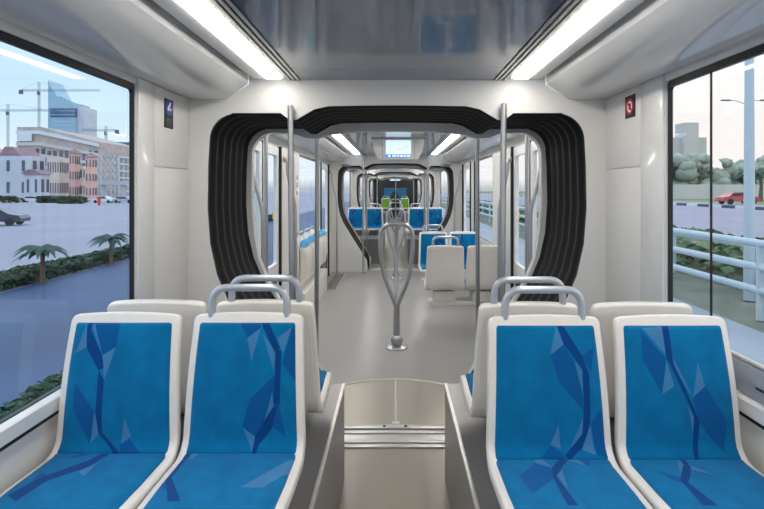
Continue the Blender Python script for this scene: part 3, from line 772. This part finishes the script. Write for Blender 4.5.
d2 = empty('display_unit', (.0, 17.5, ZC), label='distant lit display hanging in the far door car', cat='display')
MB().box(-.27, .27, 0, .1, -.17, 0, .01).build('housing', 'cove', d2)
MB().box(-.20, .20, -.006, 0, -.15, -.02).build('screen', 'screenglow', d2)
d3 = empty('display_unit', (.0, 22.6, ZC), label='smallest lit display, in the farthest car', cat='display')
MB().box(-.27, .27, 0, .1, -.27, 0, .01).build('housing', 'cove', d3)
MB().box(-.20, .20, -.006, 0, -.26, -.14).build('screen', 'screenglow', d3)

# ---- signs on the lining panels
def disc(x, y, z, r, n=28, hole=0): pass
sg = empty('wall_sign', (-1.2025, 2.68, 1.955), rz=-PI/2, label='black notice with blue round symbol on the left lining panel', cat='sign')
# local +x runs away from the viewer along the wall, local -y faces the aisle after rotation
def plate(w_, h_, x, z, y0, y1, m, name, p): return MB().box(x-w_/2, x+w_/2, y0, y1, z-h_/2, z+h_/2).build(name, m, p)
sg.rotation_euler.z = PI/2
plate(.100, .152, 0, 0, -.003, 0, 'signblk', 'plate', sg)
MB().prism([(.043*math.cos(a*PI/16), .033+.043*math.sin(a*PI/16)) for a in range(32)], 'y', -.0045, -.003).build('blue_disc', 'signblue', sg)
MB().prism([(-.022,.020),(-.012,.012),(.006,.034),(.016,.050),(.020,.060),(.010,.062),(.0,.050),(-.016,.036)], 'y', -.006, -.0045).build('hand_symbol', 'white', sg)
MB().prism([(.006,.014),(.024,.022),(.020,.030),(.004,.024)], 'y', -.006, -.0045).build('cuff_symbol', 'white', sg)
t_ = MB()
for k in range(5): t_.box(-.034, .034-(k % 2)*.012, -.004, -.003, -.030-k*.010, -.026-k*.010)
t_.build('small_text', 'trimgrey', sg)
sr = empty('wall_sign', (1.2025, 2.63, 1.985), rz=-PI/2, label='black notice with red prohibition ring on the right lining panel', cat='sign')
plate(.11, .115, 0, 0, -.003, 0, 'signblk', 'plate', sr)
MB().prism([(.030*math.cos(a*PI/16), .030*math.sin(a*PI/16)) for a in range(32)], 'y', -.004, -.003).build('white_disc', 'white', sr)
c1 = [(.042*math.cos(a*PI/16), .042*math.sin(a*PI/16)) for a in range(32)]; c2 = [(x*.72, z*.72) for x, z in c1]
MB().ring(c1, c2, 'y', -.006, -.003).build('red_ring', 'signred', sr)
MB().box(-.011, .011, -.0055, -.004, -.016, .016).build('phone_symbol', 'signblk', sr)
MB().prism([(-.030,.022),(-.024,.028),(.030,-.022),(.024,-.028)], 'y', -.007, -.0055).build('red_bar', 'signred', sr)
for (s, y, z, h_, m, t) in ((1, 4.23, 1.62, .16, 'signred', 'red emergency sticker beside the right double door'), (1, 4.23, 1.40, .07, 'signred', 'small red sticker below the larger one by the right door'),
                       (-1, 6.20, 1.60, .30, 'white', 'white and red notice on the pillar between left door and window')):
    q = empty('wall_sticker', (s*1.205, y if s < 0 else 4.02, z), rz=(PI/2 if s < 0 else -PI/2), label=t, cat='sticker')
    plate(.075, h_, 0, 0, -.004, 0, m, 'plate', q)
    if s < 0:
        plate(.055, .05, 0, .10, -.0055, -.004, 'signred', 'red_square', q); plate(.055, .05, 0, -.09, -.0055, -.004, 'signred', 'red_square', q)
        plate(.05, .06, 0, 0.01, -.0055, -.004, 'trimgrey', 'picture_print', q)
    else: plate(.045, h_*.3, 0, 0, -.0055, -.004, 'white', 'white_print', q)
for s, t in ((-1, 'left'), (1, 'right')):
    q = empty('door_label', (s*1.213, 5.02, 1.30), rz=(PI/2 if s < 0 else -PI/2), label='tiny yellow label on the %s double door' % t, cat='label')
    plate(.05, .07, 0, 0, -.004, 0, 'yellow', 'plate', q)
# validators / speaker grilles near the far bulkhead ceiling
for s, t in ((-1, 'left'), (1, 'right')):
    q = empty('speaker_panel', (s*.93, 9.60, 2.0), label='small grey fitting on the far bulkhead, upper %s corner' % t, cat='fitting')
    MB().box(-.08, .08, -.02, .018, -.025, .025, .004).build('body', 'trimgrey', q)
    MB().ball((s*.11, 0, 0), .012).build('indicator', 'signred', q)
# driver's seat silhouette before the windscreen
q = empty('driver_seat', (-.02, 27.0, 0), label='dark high-backed driver seat in front of the far windscreen', cat='seat')
MB().box(-.22, .22, -.1, .1, .85, 1.30, .06).build('backrest', 'dark', q)
MB().box(-.12, .12, -.07, .07, 1.30, 1.46, .05).build('headrest', 'dark', q)
MB().box(-.25, .25, -.0, .5, .70, .84, .04).build('seat', 'dark', q)
MB().lathe([(.2, 0), (.2, .03), (.06, .06), (.06, .70)]).build('pedestal', 'dark', q)
# ------------------------------------------------------------------ outdoors
GL, GR = -1.5, -.24
struct(MB().box(-11.6, -2.0, -12, 150, GL-.1, GL), 'road_left', 'asphalt')
struct(MB().box(-2.0, 1.9, -12, 40, GR-1.4, GR-.1), 'track_bed', 'concrete')
struct(MB().box(-320, -11.6, -30, 420, GL-.2, GL-.02), 'ground_left', 'plaza')
struct(MB().box(1.9, 4.6, -12, 150, GR-.3, GR), 'ground_right', 'paving')
struct(MB().box(4.6, 9.3, -12, 150, GR-.3, GR-.02), 'ground_right', 'grassbed')
struct(MB().box(9.3, 44, -12, 220, GR-.3, GR-.04), 'road_right', 'road2')
struct(MB().box(44, 320, -12, 420, GR-.3, GR-.02), 'ground_right', 'grass')
def leafmass(name, x0, x1, y0, y1, z0, h, n, m, sz=.12, **k):
    mb = MB()
    for _ in range(n):
        c = Vector((random.uniform(x0, x1), random.uniform(y0, y1), z0+h*random.random()**.7))
        a = random.random()*2*PI; t = random.uniform(-1.5, 1.5); s = sz*random.uniform(.6, 1.4)
        u = Vector((math.cos(a), math.sin(a), 0))*s; v = Vector((-math.sin(a)*math.cos(t), math.cos(a)*math.cos(t), math.sin(t)))*s*.6
        mb.bm.faces.new([mb.bm.verts.new(p) for p in (c-u, c+v, c+u, c-v)])
    return mb.build(name, m, None, smooth=False, **k)
leafmass('hedge', -12.8, -11.7, 8, 60, GL, .42, 16000, 'hedge', .12, label='long dark green hedge strip between the blue-grey road and the plaza on the left', cat='hedge', kind='stuff')
leafmass('grass_verge', -5.4, -4.3, 3, 12, GL, .12, 3000, 'hedge', .09, label='narrow green verge on the near road outside the left window', cat='grass', kind='stuff')
leafmass('flower_bushes', 6.3, 8.9, 3, 60, GR, .65, 9000, 'bush', .16, label='low green bushes behind the pale railing on the right', cat='bushes', kind='stuff')
leafmass('red_flowers', 6.2, 8.9, 3, 50, GR+.4, .28, 260, 'carred', .05, label='red blossoms scattered over the bushes on the right', cat='flowers', kind='stuff')
def palm(x, y, z, h, cr, label, n=16, group=None):
    p = empty('palm_tree', (x, y, z), label=label, cat='palm tree', group=group)
    MB().tube([(0,0,0), (.03*h,0,h*.5), (0,0,h)], [.11*cr, .08*cr, .07*cr], 8).build('trunk', 'bark', p)
    mb = MB()
    for k in range(n):
        a = 2*PI*k/n+random.uniform(-.2, .2); e = random.uniform(.0, 1.0); L = cr*random.uniform(.85, 1.1); pts = []
        for t in range(7):
            u = t/6; pts.append(Vector((math.cos(a)*L*u, math.sin(a)*L*u, h+L*(e*u-(.55+e*.6)*u*u))))
        for i in range(6):
            wdt = .17*cr*math.sin(PI*min(.95, (i+.6)/6.5)); wd2 = .17*cr*math.sin(PI*min(.97, (i+1.6)/6.5)) if i < 5 else 0.01
            sd = Vector((-math.sin(a), math.cos(a), 0)); dn = Vector((0, 0, -.5))
            for q in (-1, 1):
                mb.bm.faces.new([mb.bm.verts.new(v) for v in (pts[i], pts[i+1], pts[i+1]+(sd*q+dn)*wd2, pts[i]+(sd*q+dn)*wdt)])
    mb.build('fronds', 'palm', p, smooth=False); return p
palm(-11.5, 16.6, GL, 1.1, .85, 'dark young palm on the hedge strip, left of two by the plaza')
palm(-11.5, 20.6, GL, 1.1, .8, 'dark young palm on the hedge strip, right of two by the plaza')
def car(x, y, z, rz, paint, label, sc=1):
    c = empty('car', (x, y, z), rz, label=label, cat='car')
    side = [(-2.15,.35),(-2.2,.6),(-2.1,.85),(-1.5,.95),(-.95,1.38),(.55,1.42),(1.25,.98),(2.0,.85),(2.2,.6),(2.15,.32)]
    MB().prism([(a*sc, b*sc) for a, b in side], 'y', -.85*sc, .85*sc).build('body', paint, c)
    MB().prism([(a*sc, b*sc) for a, b in [(-1.32,.97),(-.9,1.31),(.5,1.35),(1.08,.98)]], 'y', -.862*sc, .862*sc).build('windows', 'carglass', c)
    for wx in (-1.35, 1.35):
        for wy in (-.8, .8):
            w_ = MB().cyl((wx*sc, wy*sc-.1, .33*sc), (wx*sc, wy*sc+.1, .33*sc), .33*sc, n=16).build('wheel', 'tyre', c)
    return c
car(-33.6, 43, GL, .2, 'cardark', 'dark car on the plaza at the left edge of the left window')
car(-84, 118, GL, .3, 'carwhite', 'white car parked left among the row before the beige building')
car(-75.5, 122, GL, .3, 'cardark', 'dark car parked beside a hedge before the beige building')
car(-73, 118, GL, .2, 'carsilver', 'silver car nearest the pink towers')
car(-69.5, 122, GL, .2, 'carwhite', 'white car parked in front of the pink towers')
car(-64, 112, GL, .1, 'carwhite', 'white car parked right, before the hazy blue block')
car(-59.5, 112, GL, .1, 'carsilver', 'rightmost parked car beside the window frame, silver')
car(40.6, 60.5, GR, .0, 'carred', 'red and white car crossing beyond the kerb on the right')
for x0, x1, y in ((-96, -83, 112), (-79, -74, 112), (-70, -65, 106)):
    leafmass('clipped_hedge', x0, x1, y, y+1.5, GL, 1.4, 500, 'hedge', .5, label='clipped hedge by the parked cars, %s' % {-96: 'at the left edge', -79: 'left of the dark car', -70: 'before the pink towers'}[x0], cat='hedge', kind='stuff')
# kerbs on the right: light and dark blocks
kb = empty('striped_kerb', (9.3, 0, GR), label='black and white striped kerb along the road on the right', cat='kerb')
a = MB(); b = MB()
for k in range(60): (a if k % 2 else b).box(0, .18, 4+k*1.2, 4+(k+1)*1.2, -.04, .16)
a.build('white_blocks', 'kerbw', kb); b.build('dark_blocks', 'kerbd', kb)
kb = empty('striped_kerb', (32, 0, GR), label='second striped kerb farther across the road on the right', cat='kerb')
a = MB(); b = MB()
for k in range(60): (a if k % 2 else b).box(0, .3, 20+k*2, 20+(k+1)*2, -.04, .22)
a.build('white_blocks', 'kerbw', kb); b.build('dark_blocks', 'kerbd', kb)
# railing
for X, lab in ((5.0, 'near pale blue tubular railing outside the right window'), (6.0, 'second pale railing behind the near one on the right')):
    r = empty('railing', (X, 2, GR), label=lab, cat='railing')
    for z in (1.05, .72, .40) if X < 5.5 else (.85, .5): MB().tube([(0, 0, z), (0, 58, z)], .055, 10).build('rail', 'rail', r)
    for k in range(15): MB().tube([(0, 1+k*4, 0), (0, 1+k*4, 1.05 if X < 5.5 else .85)], .05, 8).build('post', 'rail', r)
# lamp posts on the right
def lamp_post(x, y, h, r, label, arms=True):
    p = empty('street_lamp', (x, y, GR), label=label, cat='street lamp')
    MB().tube([(0,0,0), (0,0,h)], [r, r*.6], 12).build('pole', 'rail', p)
    if arms:
        for s in (-1, 1):
            MB().tube([(0,0,h-.3), (s*1.0,0,h+.05), (s*1.6,0,h+.05)], r*.35, 6).build('arm', 'rail', p)
            MB().box(*sorted((s*1.5, s*2.4)), -.12, .12, h, h+.14, .03).build('lamp_head', 'crane', p)
lamp_post(5.72, 8.25, 6.5, .085, 'thick pale lamp post close outside the right window', False)
lamp_post(35, 51, 10.6, .14, 'slim street lamp with two arms farther off on the right')
palm(53, 74, GR, 4.2, 2.6, 'palm by the low wall at the right edge of the right window')
palm(58, 84, GR, 3.8, 2.4, 'palm by the low wall, left of the rightmost one')
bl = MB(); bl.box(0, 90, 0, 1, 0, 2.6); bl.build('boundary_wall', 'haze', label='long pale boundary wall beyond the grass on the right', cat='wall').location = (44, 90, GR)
def building(name, x, y, z, parts, label, rz=0):
    """parts: (part name, material, x0, x1, y0, y1, z0, z1)"""
    b = empty(name, (x, y, z), rz, label=label, cat='building')
    for nm, m, *bb in parts: MB().box(*bb).build(nm, m, b)
    return b
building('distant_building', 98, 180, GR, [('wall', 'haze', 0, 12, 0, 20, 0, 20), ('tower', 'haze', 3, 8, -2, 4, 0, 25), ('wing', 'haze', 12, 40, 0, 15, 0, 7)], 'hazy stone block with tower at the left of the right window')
tb = MB()
for _ in range(620):
    r_ = random.uniform(.7, 1.5); x_ = random.uniform(52, 125)
    tb.ball((x_, random.uniform(97, 108), GR+random.uniform(1.0, 7.0)+1.2*math.sin(x_*.35)), r_, (1.2, 1, random.uniform(.7, 1)), 8)
for v in tb.bm.verts: v.co += Vector((random.uniform(-.3, .3), random.uniform(-.3, .3), random.uniform(-.35, .35)))
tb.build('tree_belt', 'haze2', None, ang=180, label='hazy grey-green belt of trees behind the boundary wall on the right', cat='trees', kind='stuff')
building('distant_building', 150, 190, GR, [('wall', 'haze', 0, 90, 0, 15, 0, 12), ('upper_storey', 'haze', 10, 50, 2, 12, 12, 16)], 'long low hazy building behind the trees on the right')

# left skyline, distances in metres
def px(x, y, Y): return (x-395)*Y/510, (189-y)*Y/510+H
def facade(name, Y, x0, x1, ytop, dep, m, label, cols=0, rows=0, wm='conc2', base=GL, gap=.5, rz=0, extra=None, ybase=None):
    X0, Z1 = px(x0, ytop, Y); X1 = (x1-395)*(Y+dep)/510
    b = empty(name, (X0, Y, base), rz, label=label, cat='building'); W = X1-X0; Hh = Z1-base
    if ybase: z0 = px(0, ybase, Y)[1]-base
    else: z0 = 0
    MB().box(0, W, 0, dep, z0, Hh).build('wall', m, b)
    if cols:
        for i in range(cols):
            for j in range(rows):
                cw = W/cols; ch = (Hh-z0)/rows
                MB().box(i*cw+cw*(1-gap)/2, i*cw+cw*(1+gap)/2, -.12, .1, z0+j*ch+ch*.3, z0+j*ch+ch*.8).build('window', wm, b)
        # the flank that faces the tram
        nd = max(2, int(dep/(W/cols)))
        for i in range(min(nd, 5)):
            for j in range(rows):
                cw = dep/min(nd, 5); ch = (Hh-z0)/rows
                MB().box(W-.1, W+.12, i*cw+cw*.25, i*cw+cw*.75, z0+j*ch+ch*.3, z0+j*ch+ch*.8).build('window', wm, b)
    return b, W, Hh
facade('villa', 150, -30, 45, 156, 6, 'palegrey', 'pale grey villa wing at the left edge of the skyline', 4, 2, gap=.2)
b, W_, H_ = facade('villa', 138, 24, 50, 174, 4, 'palegrey', 'low pale villa annexe with red eaves in front of the wing', 2, 1, gap=.25)
MB().prism([(-.6, H_), (W_+.6, H_), (W_*.7, H_+1.2), (W_*.3, H_+1.2)], 'y', -.6, 4.6).build('roof', 'roof', b)
b, W_, H_ = facade('villa', 168, 4, 36, 156, 8, 'beige', 'beige villa with mauve tiled hip roof', 0, 0)
MB().prism([(-1, H_), (W_+1.5, H_), (W_*.7, H_+3), (W_*.2, H_+3)], 'y', -1, 9).build('roof', 'roof', b)
facade('villa', 186, -20, 5, 148, 6, 'pink', 'small pink corner tower at the left window edge', 0, 0)
b, W_, H_ = facade('villa', 152, 47, 70, 158, 5, 'beige', 'beige building with arched windows between villa and pink towers', 5, 2, gap=.35)
for x0, x1, yt, lab in ((69, 80, 153, 'left pink tower with mauve cap'), (85, 97, 157, 'right pink tower with mauve cap')):
    b, W_, H_ = facade('tower_house', 151, x0, x1, yt, 2.6, 'pink', lab+' before the construction site', 2, 3, gap=.3)
    MB().hexa([(-.4,-.4,H_),(W_+.4,-.4,H_),(W_+.4,3.0,H_),(-.4,3.0,H_)], [(W_*.4,1.1,H_+1.3),(W_*.6,1.1,H_+1.3),(W_*.6,1.5,H_+1.3),(W_*.4,1.5,H_+1.3)]).build('roof', 'roof', b)
facade('tower_house', 158, 79, 86, 166, 1.5, 'beige', 'beige link block between the two pink towers', 1, 2, gap=.4)
# stepped building under construction
cs = empty('construction_block', (px(17, 0, 230)[0], 230, GL), label='long half-built concrete block with white bands behind the villas', cat='building')
x17 = px(17, 0, 230)[0]; x97 = px(99, 0, 230)[0]; zt = px(0, 127, 230)[1]-GL; zr = px(0, 142, 230)[1]-GL; L_ = x97-x17
MB().prism([(0, 0), (L_, 0), (L_, zr), (L_*.30, zt), (0, zt)], 'y', 0, 40).build('core', 'concrete', cs)
for k in range(4):
    z = zt-2.2-k*5.2; zb = zr-1.4-k*4.2
    MB().prism([(0, z-1.0), (L_*.28, z-1.0), (L_, zb-.8), (L_, zb+.5), (L_*.28, z+.5), (0, z+.5)], 'y', -.8, 0).build('slab_band', 'conwhite' if k == 0 else 'haze', cs)
for k in range(14):
    MB().box(L_*k/14+.8, L_*k/14+2.0, -.5, 0, 2, zr-3-(1 if k > 4 else 0)).build('dark_bay', 'conc2', cs)
MB().box(1, L_*.2, -1.2, -.8, zt-6.5, zt-3.2).build('banner', 'conwhite', cs)
# lower scaffold frame in front
sf = empty('scaffold_frame', (px(97, 0, 170)[0], 170, GL), label='open concrete frame of slabs and columns right of the pink towers', cat='building')
w_ = px(118, 0, 170)[0]-px(97, 0, 170)[0]; h_ = px(0, 156, 170)[1]-GL
for k in range(6): MB().box(0, w_, 0, 12, h_*(k+1)/6-.4, h_*(k+1)/6).build('floor_slab', 'conwhite', sf)
for k in range(5):
    for yy in (0, 11.4): MB().box(w_*k/4*.95, w_*k/4*.95+.5, yy, yy+.6, 0, h_).build('column', 'haze', sf)
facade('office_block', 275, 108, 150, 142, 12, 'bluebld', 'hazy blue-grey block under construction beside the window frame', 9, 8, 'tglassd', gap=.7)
vd = empty('viaduct', (px(98, 0, 165)[0], 162, GL), label='pale viaduct deck on piers before the hazy blue block', cat='viaduct')
MB().box(0, 26, 0, 3, 4.4, 5.6).build('deck', 'palegrey', vd)
for k in range(4): MB().box(2+k*6.5, 3.2+k*6.5, .9, 2.1, 0, 4.4).build('pier', 'palegrey', vd)
# glass tower with its blade
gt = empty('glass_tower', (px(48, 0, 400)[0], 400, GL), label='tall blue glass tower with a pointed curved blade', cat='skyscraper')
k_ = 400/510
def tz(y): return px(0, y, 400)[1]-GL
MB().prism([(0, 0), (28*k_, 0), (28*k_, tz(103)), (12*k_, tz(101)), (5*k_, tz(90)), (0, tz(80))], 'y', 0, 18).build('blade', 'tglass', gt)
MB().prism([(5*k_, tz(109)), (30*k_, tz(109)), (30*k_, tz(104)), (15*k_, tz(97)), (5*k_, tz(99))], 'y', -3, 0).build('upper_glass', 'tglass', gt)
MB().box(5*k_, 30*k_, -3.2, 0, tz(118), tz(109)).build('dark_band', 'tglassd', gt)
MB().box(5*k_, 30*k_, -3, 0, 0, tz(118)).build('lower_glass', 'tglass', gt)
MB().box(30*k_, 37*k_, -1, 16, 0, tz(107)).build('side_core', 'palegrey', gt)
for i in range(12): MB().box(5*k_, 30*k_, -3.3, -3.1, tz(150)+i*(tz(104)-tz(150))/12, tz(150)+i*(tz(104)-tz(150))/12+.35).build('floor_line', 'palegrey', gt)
def crane(x, ymast, jx0, jx1, yj, Y, label):
    X, Z = px(x, yj, Y); p = empty('tower_crane', (X, Y, GL), label=label, cat='crane'); s = Y/510; hz = Z-GL
    m = MB(); q = .75*s
    for a in (-q, q):
        for b in (-q, q): m.cyl((a, b, 0), (a, b, hz+(yj-ymast)*s), .14*s, n=5)
    n = int(hz/(2.4*q))
    for k in range(n):
        z = k*2.4*q
        m.cyl((-q, -q, z), (q, -q, z+2.4*q), .10*s, n=4); m.cyl((q, q, z), (-q, q, z+2.4*q), .10*s, n=4)
    m.build('mast', 'crane', p)
    j = MB(); xa, xb = (jx0-x)*s, (jx1-x)*s
    for dz, dy in ((0, -q), (0, q), (1.6*s, 0)): j.cyl((xa, dy, hz+dz), (xb, dy, hz+dz), .16*s, n=5)
    nn = 14
    for k in range(nn):
        u = xa+(xb-xa)*k/nn; v = xa+(xb-xa)*(k+1)/nn; j.cyl((u, -q, hz), ((u+v)/2, 0, hz+1.6*s), .10*s, n=4); j.cyl(((u+v)/2, 0, hz+1.6*s), (v, -q, hz), .10*s, n=4)
    j.build('jib', 'crane', p)
    e = jx0 if abs(jx0-x) < abs(jx1-x) else jx1
    MB().box((e-x)*s-1.6*s, (e-x)*s+1.6*s, -s, s, hz-3*s, hz+1*s).build('counterweight', 'crane', p)
    MB().tube([((jx0-x)*s, 0, hz+1.5*s), (0, 0, hz+(yj-ymast)*s), ((jx1-x)*s*.7, 0, hz+1.5*s)], .08*s, 4).build('stay', 'crane', p)
    MB().box(-q*1.4, q*1.4, -q*2.2, 0, hz-4*s, hz-.8*s).build('cab', 'crane', p)
crane(39, 82, 21, 100, 91, 300, 'tall tower crane in front of the glass tower')
crane(8, 104, -12, 60, 111, 320, 'tower crane at the left edge of the left window')
crane(106, 126, 82, 117, 131, 320, 'small tower crane over the hazy blue block')
MB().tube([(0,0,0),(0,0,1.1),(0,0,1.7)], [.22,.28,.12], 10).build('red_marker_post', 'signred', label='red marker post on the plaza before the parked cars', cat='post').location = (px(99, 0, 95)[0], 95, GL)
# blocks beyond the doors so the far windows look onto something
building('side_block', -60, 30, GL, [('wall', 'bluebld', 0, 12, 0, 60, 0, 9), ('upper_storey', 'bluebld', 2, 10, 5, 50, 9, 12)], 'hazy long block seen through the left doors') if False else None

# ------------------------------------------------------------------ groups of repeats
GROUPS = {'grab_pole': 'grab poles along the tram', 'centre_stanchion': 'looped stanchions down the aisle', 'ceiling_light': 'ceiling light strips',
          'door_grab_rail': 'bent grab rails by the doors', 'seat_plinth': 'seat plinths', 'gangway_bellows': 'gangway bellows',
          'gangway_floor_plate': 'gangway floor plates', 'display_unit': 'ceiling-hung displays', 'wall_sign': 'signs on the lining panels',
          'seat_beam': 'beams under the door car seats', 'speaker_panel': 'fittings on the far bulkhead', 'door_label': 'door labels',
          'tower_crane': 'tower cranes on the skyline', 'villa': 'villas on the skyline', 'tower_house': 'pink tower houses',
          'clipped_hedge': 'clipped hedges by the parked cars', 'striped_kerb': 'striped kerbs', 'railing': 'roadside railings', 'street_lamp': 'street lamps',
          'distant_building': 'hazy buildings on the right'}
for o in list(C.objects):
    if o.parent or o.get('group') or o.get('kind') == 'structure': continue
    k = o.name.split('.')[0]
    if k in GROUPS: o['group'] = GROUPS[k]
    elif k == 'tram_seat':
        y = o.location.y
        o['group'] = ('front seats facing the camera' if y < 1.9 else 'seats facing away behind the front seats' if y < 3 else 'pair seats in the door car' if y < 9 else 'seats in the middle car' if y < 14 else 'green seats')
    elif k == 'car': o['group'] = 'cars outside the left window' if o.location.x < 0 else 'cars outside the right window'
    elif k == 'palm_tree': o['group'] = 'young palms on the left' if o.location.x < 0 else 'palms by the wall on the right'
